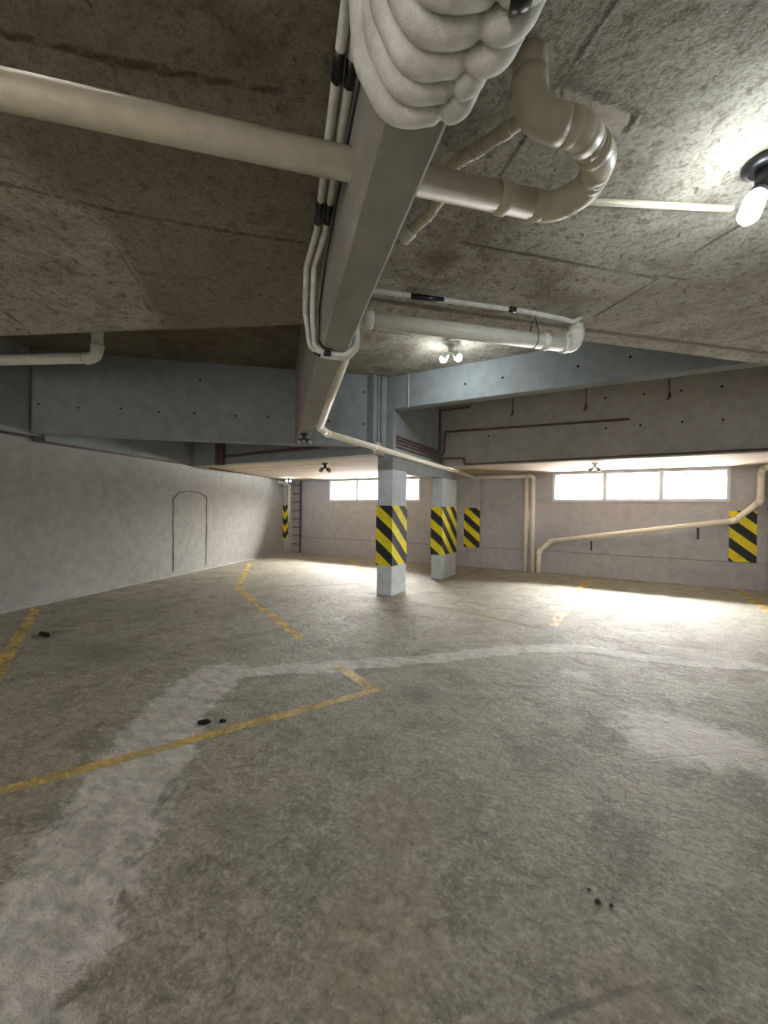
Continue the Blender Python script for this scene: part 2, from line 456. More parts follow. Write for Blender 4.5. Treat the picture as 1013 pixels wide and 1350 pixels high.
# near slab with its panel seams
SEAMS = [[(-.06, 1.39), (-.15, 1.48), (-.244, 1.564), (-.40, 1.753), (-.638, 2.008), (-.898, 2.274), (-1.247, 2.606)],
         [(-.244, 1.564), (.009, 1.83), (-.055, 1.933), (-.2, 1.78)], [(-.854, 2.22), (-.527, 2.526), (-.033, 3.051), (.3, 3.3)],
         [(-.261, 3.589), (.133, 3.175), (.42, 2.839), (.9, 2.35)], [(.246, 4.365), (.594, 3.957), (.817, 3.953), (1.4, 4.3)],
         [tuple(uw(2.915, .4)[:2]), tuple(uw(2.93, 1.5)[:2]), tuple(uw(2.935, 2.6)[:2]), tuple(uw(2.90, 4.6)[:2])],
         [(-3.2, .45), (-2.545, .747), (-2.445, .885), (-2.284, 1.112), (-1.909, 1.506), (-1.615, 1.785)],
         [(-2.371, 1.014), (-2.672, 1.346), (-3.188, 1.829), (-3.343, 2.045)], [(-3.6, .75), (-4.146, 1.22), (-4.549, 1.543)], [(-1.9, .35), (-1.5, .75), (-1.1, 1.1)]]
def f_seam(p): return max(0, 1-min(dpoly(p, c)/(.085 if k == 5 else .036) for k, c in enumerate(SEAMS)))
PANEL = [(-2.6, .72), (-2.371, 1.014), (-2.672, 1.346), (-3.188, 1.829), (-3.343, 2.045), (-5.2, 1.3), (-6.5, .8), (-4.5, -.4)]
def inside(p, pl):
    c = False; n = len(pl)
    for i in range(n):
        a, b = pl[i], pl[i-1]
        if (a[1] > p[1]) != (b[1] > p[1]) and p[0] < (b[0]-a[0])*(p[1]-a[1])/(b[1]-a[1])+a[0]: c = not c
    return c
def sdf(p, pl):
    d = dpoly(p, pl+[pl[0]])
    return d if inside(p, pl) else -d
def ss(a, b, x): t = max(0, min(1, (x-a)/(b-a))); return t*t*(3-2*t)
BOXP = [(-.244, 1.564), (.009, 1.83), (-.055, 1.933), (-.298, 1.662)]
def f_pale(p):
    u, w = (p[1]-p[0])/S2, (p[0]+p[1])/S2
    a = 0.0
    if w > .3 and 2.93 < u: a = min(1, (u-2.93)/.06)*(.42+.5*noise.noise((w*2.3, u*3, 5)))
    if w < .1: a = max(a, ss(-.06, .05, sdf(p, PANEL))*.42)
    return max(a, ss(-.015, .02, sdf(p, BOXP))*.75)
def f_shade_stain(p):  # stains, plus shade painted in left of the main beam and above the pipe
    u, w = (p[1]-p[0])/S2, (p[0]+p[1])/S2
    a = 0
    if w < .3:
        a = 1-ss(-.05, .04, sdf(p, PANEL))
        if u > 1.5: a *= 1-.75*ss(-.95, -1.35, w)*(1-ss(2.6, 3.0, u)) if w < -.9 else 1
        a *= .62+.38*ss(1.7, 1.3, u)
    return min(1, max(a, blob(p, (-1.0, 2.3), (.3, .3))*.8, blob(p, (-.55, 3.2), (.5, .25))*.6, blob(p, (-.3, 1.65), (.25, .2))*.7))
W = spaced(-7.5, 7.0, -3.4, 2.6, .04, .25)
def near_pt(w, t):
    u1 = lip(w); u = -7.5+(u1+7.5)*t
    jag = .012*noise.noise((w*9, 3.1, 0))+.006*noise.noise((w*31, 1.1, 0)) if t > .999 else 0
    return uw(u+jag, w, ZN)
T = [0, .1, .2, .3, .4, .5, .6, .65]+[.65+.35*k/120 for k in range(1, 121)]
me_near = grid_mesh('ceiling', W, T, near_pt, dict(seam=f_seam, pale=f_pale, shade_stain=f_shade_stain), M['slab'])
struct(me_near)
bm = bmesh.new()                                        # upstand of the slab edge towards the raised bay
prev = None
for w in W:
    p = near_pt(w, 1.0)
    a = bm.verts.new((p.x, p.y, ZN)); b = bm.verts.new((p.x, p.y, ZR))
    if prev: bm.faces.new((prev[0], a, b, prev[1]))
    prev = (a, b)
struct(from_bm('ceiling_edge', bm, M['slab']))
# raised bay slab
CP = spaced(-11, 2.4, -6, 1, .08, .3); CQ = spaced(.5, 9, 2, 7, .08, .3)
SE2 = [[(-4.3, 2.9), (-3.0, 4.3), (-2.2, 5.2)], [(-2.9, 4.2), (-1.4, 3.6)], [(-1.9, 5.9), (-1.0, 4.7), (-.6, 4.3)]]
def f_seam2(p): return max(0, 1-min(dpoly(p, c) for c in SE2)/.06)*.9
struct(grid_mesh('ceiling_raised', CP, CQ, lambda x, y: (x, y, ZR), dict(seam=f_seam2, shade_stain=lambda p: .95 if p[0]+p[1] < .4 else .1*0, pale=lambda p: 0.0), M['slab']))
# low soffits
struct(prism('ceiling_low', [(wallx(5.95)-.2, 5.95), (-3.7, 5.95), (-3.7, 10.9), (wallx(10.9)-.2, 10.9)], ZL, ZL+.2, M['boards']))
struct(box('ceiling_low', -3.6, 2.45, 8.32, 10.9, ZL, ZL+.2, M['boards']))

# walls
struct(prism('wall_left', [(wallx(-7.2), -7.2), (wallx(10.9), 10.9), (wallx(10.9)-.25, 10.9), (wallx(-7.2)-.25, -7.2)], -.05, 3.95, M['wall_left']))
W1 = (-8.42, -5.15); W2 = (-1.64, 1.69); WZ = (1.75, 2.41)
bm = bmesh.new()
Yb = 10.68
xs = [-11, W1[0], W1[1], W2[0], W2[1], 2.5]
for i in range(5):
    if i in (1, 3):
        add_box(bm, xs[i], xs[i+1], Yb, Yb+.22, -.05, WZ[0]); add_box(bm, xs[i], xs[i+1], Yb, Yb+.22, WZ[1], 2.7)
    else:
        add_box(bm, xs[i], xs[i+1], Yb, Yb+.22, -.05, 2.7)
bmesh.ops.remove_doubles(bm, verts=bm.verts, dist=1e-5)
struct(from_bm('wall_back', bm, M['wall']))
struct(box('baseboard_back', -9.6, 2.24, Yb-.022, Yb+.02, 0, .525, M['wall'], None, .004))
struct(box('trim_3', -9.6, 2.24, Yb-.026, Yb, .522, .536, M['scar'], None, .002))
struct(box('wall_right', 2.25, 2.5, -7.2, 10.9, -.05, 3.95, M['wall']))
bm = bmesh.new()                                        # unseen rear wall; its opening is added to let fill daylight in
add_box(bm, -5.2, -2.6, -7.2, -6.95, -.05, 3.95); add_box(bm, 1.6, 2.5, -7.2, -6.95, -.05, 3.95); add_box(bm, -2.6, 1.6, -7.2, -6.95, 2.4, 3.95)
struct(from_bm('wall_rear', bm, M['wall']))
bm = bmesh.new(); prev = None
for k in range(0, 161):
    y = -2+12.4*k/160; r = .045+.02*noise.noise((y*3, 0, 4))+.012*noise.noise((y*11, 0, 4)); h = .028+.015*noise.noise((y*4, 3, 1))
    q = (bm.verts.new((wallx(y)-.01, y, max(h, .01))), bm.verts.new((wallx(y)+r*.4, y+r*.1, max(h, .01)*.75)), bm.verts.new((wallx(y)+r, y+r*.3, .0005)))
    if prev:
        for a in (0, 1): bm.faces.new((prev[a], prev[a+1], q[a+1], q[a]))
    prev = q
struct(from_bm('baseboard_left', bm, M['fillet']))
def wt(t, z, off=0): return Vector((-7.477-.303*t+off*.953, 2.228+.953*t+off*.303, z))
bm = bmesh.new()
dp = [wt(3.30, .10), wt(3.29, 1.0), wt(3.28, 1.66), wt(3.45, 1.80), wt(3.80, 1.86), wt(4.2, 1.82), wt(4.40, 1.74), wt(4.41, 1.0), wt(4.40, .10)]
dp = [p for a, b in zip(dp[:-1], dp[1:]) for p in [a.lerp(b, k/8) for k in range(8)]]+[dp[-1]]
dp = [p+Vector((0, .02*noise.noise(p*3), .012*noise.noise(p*5))) for p in dp]
add_tube(bm, dp, [.016+.009*noise.noise(p*6) for p in dp], 8)
struct(from_bm('trim_2', bm, M['scar']))
# corner pier and shallow pier on the back wall
struct(box('pillar_corner', -10.4, -9.93, 10.22, 10.7, 0, 2.45, M['wall'], None, .01))
struct(box('trim_1', -4.3, -3.385, Yb-.06, Yb+.02, 0, 2.45, M['wall'], None, .006))

# beams
def beam_box(name, u0, u1, w0, w1, z0, z1, m, bev=.008):
    return prism(name, [tuple(uw(u0, w0)[:2]), tuple(uw(u1, w0)[:2]), tuple(uw(u1, w1)[:2]), tuple(uw(u0, w1)[:2])], z0, z1, m, None, bev)
bm = bmesh.new()                                        # main slanted beam, edges a little ragged
NU = 90
rows = []
for i in range(NU+1):
    u = -7.3+(7.06+7.3)*i/NU
    j = lambda k: .006*noise.noise((u*4.1, k*7.7, 0))+.003*noise.noise((u*17, k*3.3, 1))
    w0, w1 = .247, .440
    rows.append([bm.verts.new(uw(u, w0+j(1), ZR+.05)), bm.verts.new(uw(u, w0+j(2)+.004, 2.575+j(3))), bm.verts.new(uw(u, w0+.025, 2.552+j(4))),
                 bm.verts.new(uw(u, w1-.012, 2.552+j(5))), bm.verts.new(uw(u, w1+j(6), 2.562+j(7))), bm.verts.new(uw(u, w1+j(8), ZR+.05))])
for a, b in zip(rows[:-1], rows[1:]):
    for k in range(5): bm.faces.new((a[k], a[k+1], b[k+1], b[k]))
bm.faces.new(rows[0]); bm.faces.new(rows[-1])
main_beam = struct(from_bm('ceiling_beam', bm, M['beam_main']), 'long slanted grey concrete beam running away under the ceiling')

LA = Vector((-7.58, 2.57, 0)); LD = Vector((.741, .672, 0)).normalized(); LN = Vector((-LD.y, LD.x, 0))
def Lp(t, off=0): v = LA+LD*t+LN*off; return (v.x, v.y)
L_beam = struct(prism('ceiling_beam', [Lp(-.15), Lp(5.33), Lp(5.33, .22), Lp(-.15, .22)], 2.55, ZR+.05, M['beam'], None, .008), 'deep blue grey beam crossing at the far end of the slanted beam')
B1 = struct(box('ceiling_beam', -3.532, 2.4, 6.2, 6.42, 3.215, ZR+.05, M['beam'], None, .008), 'shallow blue grey beam running right from the near pillar')
ST = struct(box('ceiling_beam', -3.55, 2.4, 8.3, 8.5, ZL-.01, ZR+.05, M['beam_grey'], None, .008), 'deep grey downstand above the right-hand window')
SL = struct(box('ceiling_beam', -8.75, -3.75, 5.92, 6.12, ZL-.01, ZR+.05, M['beam'], None, .008), 'dark downstand beam at the front of the low soffit on the left')
PB = bmesh.new()
add_box(PB, -3.83, -3.53, 6.2, 9.16, 2.185, ZR+.05)
PB = struct(from_bm('ceiling_beam', PB, M['beam']), 'beam linking the two striped pillars')
bm = bmesh.new()
def wl(y, off): return (wallx(y)+off*.953, y+off*.303)
add_hull(bm, [wl(-7, -.02), wl(-7, .06), wl(2.5, .06), wl(2.5, -.02)], 2.515, ZR+.05)
add_hull(bm, [wl(2.75, -.02), wl(2.75, .05), wl(5.92, .05), wl(5.92, -.02)], 2.465, ZR+.05)
struct(from_bm('ceiling_beam', bm, M['beam']), 'grey beam along the top of the left wall')
struct(box('ceiling_beam', -3.8, -3.56, 9.1, 10.7, ZL-.02, ZR, M['beam']))

def tie(parent, p, nrm, r=.016):
    bm = bmesh.new(); n = Vector(nrm).normalized()
    add_tube(bm, [Vector(p)+n*.0025, Vector(p)-n*.02], r, 10)
    from_bm('tie_hole', bm, M['hole'], parent)
for t, z in [(.11, 2.98), (.63, 2.96), (1.2, 2.98), (1.73, 2.96), (2.25, 2.97), (2.86, 2.96), (3.36, 2.97), (2.33, 3.49), (4.94, 3.48), (4.34, 2.96), (4.93, 2.94)]:
    tie(L_beam, (*Lp(t), z), (-LN.x, -LN.y, 0))
for x, z in [(-2.25, 3.46), (-1.67, 3.47), (-.65, 3.47), (-.04, 3.49)]: tie(B1, (x, 6.2, z), (0, -1, 0), .018)
for x, z in [(1.19, 3.48), (.67, 3.49), (.16, 3.5), (-.42, 3.5), (.69, 2.98), (.11, 2.98), (-.41, 2.97), (1.21, 2.96), (-2.5, 3.0)]: tie(ST, (x, 8.3, z), (0, -1, 0), .018)

# pillars
struct(box('pillar_near', -3.83, -3.53, 6.2, 6.73, 0, 2.185, M['pillar'], None, .008), 'near square pillar with a striped guard')
struct(box('pillar_far', -3.735, -3.495, 8.3, 9.155, 0, 2.186, M['pillar'], None, .008), 'far slab-like pillar with a striped guard')

# windows
def make_window(i, x0, x1):
    z0, z1 = WZ
    w = bpy.data.objects.new('window_%d' % i, None); w.location = ((x0+x1)/2, Yb, z0); COL.objects.link(w); w['kind'] = 'structure'
    bm = bmesh.new(); f = .06
    add_box(bm, x0, x1, Yb-.03, Yb+.1, z0-.02, z0+f-.02); add_box(bm, x0, x1, Yb-.03, Yb+.1, z1-f+.01, z1+.01)
    add_box(bm, x0, x0+f, Yb-.03, Yb+.1, z0+f-.02, z1-f+.01); add_box(bm, x1-f, x1, Yb-.03, Yb+.1, z0+f-.02, z1-f+.01)
    from_bm('window_frame', bm, M['frame'], w)
    L = (x1-x0)
    for k in (1, 2):
        x = x0+L*(k/3-.012*(k-1))
        box('mullion', x-.04, x+.04, Yb-.025, Yb+.09, z0+f-.02, z1-f+.01, M['frame'], w)
    for k in range(3):
        a = x0+L*k/3+(.05 if k == 0 else .035); b = x0+L*(k+1)/3-(.05 if k == 2 else .035)
        box('transom', a, b, Yb-.018, Yb+.06, 2.31, 2.34, M['frame'], w)
        box('pane', a-.005, b+.005, Yb+.030, Yb+.036, z0+.03, 2.32, M['pane'], w)
        box('pane', a-.005, b+.005, Yb+.030, Yb+.036, 2.335, z1-.04, M['pane'], w)
make_window(1, *W1); make_window(2, *W2)

# ------------------------------------------------------------------ hazard guards
def guard_mesh(path, z0, z1, thick=.012):
    """sheet following a plan path, UV = (metres along, height)"""
    bm = bmesh.new(); uvl = bm.loops.layers.uv.new('UVMap')
    pts = [Vector(p) for p in path]
    n = len(pts)
    s = [0.0]
    for a, b in zip(pts[:-1], pts[1:]): s.append(s[-1]+(b-a).length)
    outn = []
    for i in range(n):
        a = pts[max(i-1, 0)]; b = pts[i]; c = pts[min(i+1, n-1)]
        d1 = (b-a); d2 = (c-b)
        n1 = Vector((d1.y, -d1.x)).normalized() if d1.length else None
        n2 = Vector((d2.y, -d2.x)).normalized() if d2.length else None
        if n1 is None: outn.append(n2)
        elif n2 is None: outn.append(n1)
        else: outn.append((n1+n2)/(1+n1.dot(n2)))
    I = [(p.x, p.y) for p in pts]; O = [(p.x+q.x*thick, p.y+q.y*thick) for p, q in zip(pts, outn)]
    def quad(v, uvs):
        f = bm.faces.new([bm.verts.new(x) for x in v])
        for l, t in zip(f.loops, uvs): l[uvl].uv = t
    for i in range(n-1):
        u = [(s[i], z0), (s[i+1], z0), (s[i+1], z1), (s[i], z1)]
        quad([(*O[i], z0), (*O[i+1], z0), (*O[i+1], z1), (*O[i], z1)], u)
        quad([(*I[i+1], z0), (*I[i], z0), (*I[i], z1), (*I[i+1], z1)], u)
        quad([(*O[i], z1), (*O[i+1], z1), (*I[i+1], z1), (*I[i], z1)], u)
        quad([(*O[i], z0), (*I[i], z0), (*I[i+1], z0), (*O[i+1], z0)], u)
    for i in (0, n-1):
        quad([(*O[i], z0), (*O[i], z1), (*I[i], z1), (*I[i], z0)], [(s[i], z0)]*2+[(s[i], z1)]*2)
    bmesh.ops.remove_doubles(bm, verts=bm.verts, dist=1e-5)
    return bm, uvl
def shift_uv(bm, uvl, ds, dz):
    for f in bm.faces:
        for l in f.loops: l[uvl].uv = (l[uvl].uv[0]+ds, l[uvl].uv[1]+dz)
def guard(path, z0, z1, ds, dz, label, mat='guard'):
    bm, uvl = guard_mesh(path, z0, z1); shift_uv(bm, uvl, ds, dz)
    return tag(from_bm('hazard_guard', bm, M[mat]), label, 'hazard guard', 'striped hazard guards')
e = .001
guard([(-3.83-e, 6.73), (-3.83-e, 6.2-e), (-3.53+e, 6.2-e), (-3.53+e, 6.73)], .52, 1.56, 0, .0, 'yellow and black striped guard wrapped round the nearest pillar')
guard([(-3.735-e, 9.15), (-3.735-e, 8.3-e), (-3.495+e, 8.3-e), (-3.495+e, 9.15)], .525, 1.565, .0, .0, 'yellow and black striped guard wrapped round the farther slab-like pillar')
guard([(-3.83, Yb-.062), (-3.40, Yb-.062)], .52, 1.555, 0, 0, 'flat striped guard on the back wall just right of the far pillar')
guard([(1.68, Yb-.001), (2.105, Yb-.001)], .52, 1.545, 0, 0, 'flat striped guard on the back wall at the far right behind a pipe')
def chevron():
    bm, uvl = guard_mesh([(-10.02, 10.22-e), (-9.93+e, 10.22-e), (-9.93+e, 10.36)], .5, 1.6)
    for f in bm.faces:
        for l in f.loops:
            u, v = l[uvl].uv; l[uvl].uv = (-abs(u-.091)*1.6, v*.93)
    return tag(from_bm('hazard_guard', bm, M['guard']), 'small striped corner guard under the downpipe in the far left corner', 'hazard guard', 'striped hazard guards')
chevron()

# ------------------------------------------------------------------ floor lines
def line(a, b, w, label, worn=False):
    a = Vector((*a, 0)); b = Vector((*b, 0)); d = (b-a).normalized(); n = Vector((-d.y, d.x, 0))
    L = (b-a).length; k = max(2, int(L/.06)); bm = bmesh.new(); rows = []
    for i in range(k+1):
        p = a+d*(L*i/k)
        j1 = .012*noise.noise((p.x*5, p.y*5, 1.3)); j2 = .012*noise.noise((p.x*5, p.y*5, 8.3))
        q1 = p+n*(w/2+j1); q2 = p-n*(w/2+j2)
        rows.append((bm.verts.new((q1.x, q1.y, .0015)), bm.verts.new((q2.x, q2.y, .0015))))
    for r, s in zip(rows[:-1], rows[1:]):
        bm.faces.new((r[0], r[1], s[1], s[0]))
    return tag(from_bm('parking_line', bm, M['line_worn' if worn else 'line']), label, 'parking line', 'yellow parking lines')
line((-3.6, .85), (-7.45, 2.62), .12, 'yellow line meeting the left wall at the left edge')
line((-3.15, .15), (-1.79, 2.95), .09, 'nearest long yellow line crossing the pale mortar band')
line((-1.83, 2.92), (-2.42, 3.2), .11, 'short yellow stub forming the tip of the nearest corner mark')
line((-3.25, 3.62), (-6.3, 5.25), .12, 'yellow line slanting across the middle of the left bay')
line((-6.26, 5.22), (-8.8, 7.77), .12, 'yellow line running to the far left wall')
line((-6.1, 5.3), (-4.4, 7.2), .08, 'faint yellow line running towards the base of the near pillar', True)
line((-7.05, 9.9), (-4.6, 7.5), .10, 'yellow line behind the near pillar under the left window')
line((-3.1, 6.15), (-1.1, 5.6), .09, 'faint yellow line crossing the floor right of the near pillar', True)
line((-.87, 5.8), (-.8, 10.1), .13, 'yellow line running straight to the back wall under the right window')
line((.25, 5.55), (.72, 5.66), .07, 'short pale yellow fragment at the right beside the mortar band', True)
line((1.83, 7.9), (1.83, 10.5), .13, 'yellow line at the right edge beneath the wall guard')
line((-3.44, 6.0), (-3.2, 10.4), .08, 'faint yellow line along the feet of both pillars', True)

# ------------------------------------------------------------------ pipes
def W3(u, w, z): return uw(u, w, z)
make_pipe('drain_pipe', 'thick cream drainpipe piercing the slanted beam with a looping trap on its right',
          [W3(1.568, -2.6, 2.80), W3(1.568, 1.13, 2.80), W3(1.44, 1.195, 2.80), W3(1.30, 1.14, 2.80), W3(1.222, .98, 2.80), W3(1.222, .79, 2.80), W3(1.225, .79, 3.01)],
          .055, M['pvc_grey'], R=.10, couplings=((1-1, .935, .05),), n=28, collar=1.06)
make_pipe('drain_pipe', 'thin cream pipe bending behind the thick drainpipe beside the slanted beam',
          [W3(1.35, .86, 2.93), W3(1.52, .75, 2.93), W3(1.60, .69, 2.93), W3(1.80, .705, 2.93), W3(1.90, .69, 2.925), W3(2.06, .63, 2.915)], .026, M['pvc_grey'], R=.06, n=18,
          couplings=((0, .4, .04),), collar=1.12)
tube('end_cap', [W3(2.02, .645, 2.917), W3(2.03, .641, 2.916), W3(2.09, .62, 2.914)], [.026, .034, .034], M['pvc_white'], bpy.data.objects['drain_pipe.001'])
make_pipe('drain_pipe', 'white drainpipe slung under the slab right of the slanted beam',
          [W3(2.93, .30, 2.86), W3(2.875, 2.30, 2.83), W3(2.875, 2.30, 3.01)], .058, M['pvc_white'], R=.11, couplings=((0, .155, .06), (0, .86, .05)), n=26)
o = bpy.data.objects['drain_pipe.002']
bm = bmesh.new(); c = W3(2.89, 1.93, 2.835)
add_tube(bm, [c+Vector((0, 0, .165))+uw(.02, 0), c+Vector((0, 0, .05))+uw(.066, 0), c+Vector((0, 0, -.03))+uw(.058, 0), c+Vector((0, 0, -.066)), c+Vector((0, 0, -.03))-uw(.058, 0), c+Vector((0, 0, .05))-uw(.066, 0), c+Vector((0, 0, .165))-uw(.02, 0)], .006, 8)
from_bm('hanger_strap', bm, M['steel'], o)
make_pipe('drain_pipe', 'white pipe with an elbow under the ceiling at the left edge',
          [(-7.6, 1.42, 3.235), (-5.31, 2.42, 3.2), (-5.31, 2.42, 3.78)], .06, M['pvc_white'], R=.11, n=24)
make_pipe('conduit', 'thin white conduit on the ceiling running to the bright lamp', [(-.75, 1.83, 2.978), (.40, 2.60, 2.978)], .0155, M['pvc_grey'], cat='conduit', n=12)
# condensate run: along the beam edge, along the pillar beam, down the back wall
make_pipe('waste_pipe', 'slim cream pipe that follows the beam then the pillars to the back wall',
          [W3(2.9, .486, 2.72), W3(5.25, .490, 2.515), (-3.455, 4.3, 2.488), (-3.455, 10.5, 2.345), (-2.06, 10.56, 2.345), (-2.06, 10.58, .0)], .046, M['pvc'], R=.08, n=18,
          couplings=((2, .19, .05),))
make_pipe('waste_pipe', 'vertical cream pipe on the back wall left of its twin', [(-2.225, 10.58, 2.29), (-2.225, 10.58, 0)], .045, M['pvc'], n=16)
make_pipe('waste_pipe', 'cream pipe climbing the back wall at a slant under the right window',
          [(-1.915, 10.58, 0), (-1.91, 10.58, .53), (-1.64, 10.58, .785), (1.745, 10.58, 1.35), (2.13, 10.58, 1.74), (2.14, 10.58, 2.36), (2.25, 10.36, 2.4)], .056, M['pvc'], R=.09, n=18)
for x, z0, z1, lb in ((-.785, .6, .83, 'dark strap stub hanging below the slanting wall pipe near its foot'), (1.185, .955, 1.19, 'dark strap stub hanging below the slanting wall pipe near the striped guard')):
    t = thing('pipe_bracket', lb, 'bracket', (x, 10.67, z0), 'strap stubs below the slanting pipe')
    box('strap', x-.018, x+.018, 10.655, 10.678, z0, z1, M['black'], t, .003)
    tube('bolt', [(x, 10.66, z0+.05), (x, 10.645, z0+.05)], .012, M['black'], t, 8)
# corner downpipe
make_pipe('waste_pipe', 'white downpipe in the far left corner', [(-10.05, 9.7, 2.37), (-9.86, 10.02, 2.33), (-9.86, 10.2, 2.3), (-9.855, 10.34, 2.25), (-9.855, 10.34, 1.0)], .05, M['pvc_white'], R=.08, n=16)

# small brown conduits
def brown(label, pts, r=.018, R=.05, m='iron'):
    t = thing('steel_conduit', label, 'conduit', pts[0], 'brown steel conduits')
    tube('pipe_run', fillet(pts, R), r, M[m], t, 10)
    return t
xb = -3.51
brown('brown conduit on the pillar beam, topmost, climbing to the raised ceiling', [(xb, 6.3, 2.76), (xb, 8.16, 2.73), (xb, 8.16, 3.615), (xb, 8.27, 3.62), (-2.88, 8.27, 3.63)], .02)
brown('brown conduit on the pillar beam that turns along the downstand face', [(xb, 6.3, 2.70), (xb, 8.22, 2.67), (-3.44, 8.22, 2.67), (-3.44, 8.27, 3.155), (-.05, 8.27, 3.09)], .02)
brown('brown conduit on the pillar beam, lowest but one, turning under the downstand', [(xb, 6.3, 2.645), (xb, 8.20, 2.60), (xb+.05, 8.26, 2.59), (-3.0, 8.265, 2.57), (-3.0, 8.265, 2.445), (1.9, 8.265, 2.46)], .018)
brown('brown conduit on the pillar beam, lowest, ending at the downstand', [(xb, 6.3, 2.58), (xb, 7.9, 2.545), (xb+.02, 8.28, 2.535)], .018)
brown('brown conduit crossing the dark downstand left of the near pillar', [(-7.45, 5.87, 2.58), (-3.9, 5.87, 2.62)], .03)
t = thing('steel_duct', 'dark vertical duct at the corner of the low soffit by the left wall', 'duct', (-7.62, 5.84, 2.40))
box('duct_body', -7.70, -7.48, 5.80, 5.905, 2.40, 3.6, M['iron'], t, .01)
brown('dark conduit along the top of the left wall', [(wl(.2, .035)[0], wl(.2, .035)[1], 2.50), (wl(2.55, .035)[0], wl(2.55, .035)[1], 2.49), (wl(2.6, .035)[0], wl(2.6, .035)[1], 2.44), (wl(5.85, .03)[0], wl(5.85, .03)[1], 2.445)], .014)
t = thing('conduit_box', 'small dark junction box where the left wall meets the ceiling beam', 'junction box', (wl(2.62, .02)[0], wl(2.62, .02)[1], 2.44))
prism('box_body', [wl(2.58, 0), wl(2.58, .05), wl(2.68, .05), wl(2.68, 0)], 2.462, 2.515, M['black'], t, .004)
brown('brown conduit on the low soffit beside the left wall', [(wl(6.2, .25)[0], wl(6.2, .25)[1], 2.41), (wl(9.6, .16)[0], wl(9.6, .16)[1], 2.41)], .02)
brown('pale conduit on the low soffit hugging the left wall', [(wl(6.2, .10)[0], wl(6.2, .10)[1], 2.405), (wl(9.2, .08)[0], wl(9.2, .08)[1], 2.405)], .022, .05, 'pvc_grey')
# wire hooks on the downstand
for x, zt, zb, lb in ((-2.03, 3.75, 3.33, 'rusty wire hook on the downstand, nearest the pillars'), (-.73, 3.75, 3.29, 'rusty wire hook on the downstand above the window, in the middle'), (.51, 3.76, 3.34, 'rusty wire hook on the downstand, farthest right')):
    t = thing('wire_hook', lb, 'hook', (x, 8.28, zb), 'rusty wire hooks')
    tube('wire', fillet([(x, 8.288, zt), (x, 8.288, zb+.12), (x+.006, 8.27, zb+.05), (x-.02, 8.25, zb), (x-.035, 8.27, zb+.05)], .02), .0085, M['iron'], t, 8)
    tube('hook_sleeve', [(x, 8.286, zb+.13), (x+.003, 8.276, zb+.05)], .02, M['iron'], t, 8)
# cables in the corner where two beams meet
t = thing('conduit', 'pale thin conduit down the face of the shallow beam by the corner', 'conduit', (-3.24, 6.19, 3.25))
tube('pipe_run', [(-3.24, 6.192, 3.77), (-3.24, 6.192, 3.2)], .009, M['pvc_white'], t, 8)
t = thing('conduit', 'thin grey conduit pair in the corner above the near pillar', 'conduit', (-3.72, 6.1, 2.6))
for k in (0, 1):
    q = Lp(5.17+.06*k, -.012)
    tube('pipe_run', [(*q, 3.77), (*q, 2.62)], .009, M['steel'], t, 8)

# ------------------------------------------------------------------ insulated refrigerant lines
def bundle_tube(i, u, r, vl, vr, zb, seam, label, tape=False):
    wc = .343
    pts = [W3(u+.01, wc+vl, 3.0), W3(u+.02, wc+vl+.006, 2.75), W3(u+.03, wc+vl+.02, 2.60), W3(u+.042, wc-.07, zb), W3(u+.006, wc+seam, zb+.012), W3(u-.02, wc+vr-.05, zb), W3(u-.034, wc+vr, zb+.11), W3(u-.05, wc+vr+.01, 3.0)]
    path = fillet(pts, .09, 8)
    path = [path[0]] + [p for a, b in zip(path[:-1], path[1:]) for p in ([b] if (b-a).length < .05 else [a.lerp(b, k/8) for k in range(1, 9)])]
    sp = W3(u+.006, wc+seam, zb+.01)
    rs = [r*(1-.34*math.exp(-((p-sp).length/.013)**2))*(1+.05*noise.noise((p.x*22, p.y*22, p.z*22+i))) for p in path]
    t = thing('insulated_pipe', label, 'insulated pipe', sp, 'insulated pipes looped under the beam')
    bm = bmesh.new(); add_tube(bm, path, rs, 20)
    from_bm('foam_sleeve', bm, M['foam'], t)
    if tape:
        a = W3(u-.002, wc+seam+.02, zb); b = W3(u-.019, wc+vr-.055, zb)
        tube('tape_wrap', [a, a.lerp(b, .5), b], r*1.06, M['tape'], t, 18)
    return t
bundle_tube(0, .985, .034, -.165, .128, 2.502, .045, 'foam-lagged pipe looped under the slanted beam, lowest in the photo')
bundle_tube(1, .921, .033, -.150, .130, 2.500, .048, 'foam-lagged pipe looped under the beam, second loop from the bottom')
bundle_tube(2, .857, .034, -.150, .165, 2.498, .050, 'foam-lagged pipe looped under the beam, third loop from the bottom')
bundle_tube(3, .79, .035, -.150, .168, 2.498, .055, 'foam-lagged pipe looped under the beam, topmost loop in the photo')
bundle_tube(4, .72, .036, -.150, .168, 2.498, .055, 'foam-lagged pipe with black tape at the top edge of the photo', True)
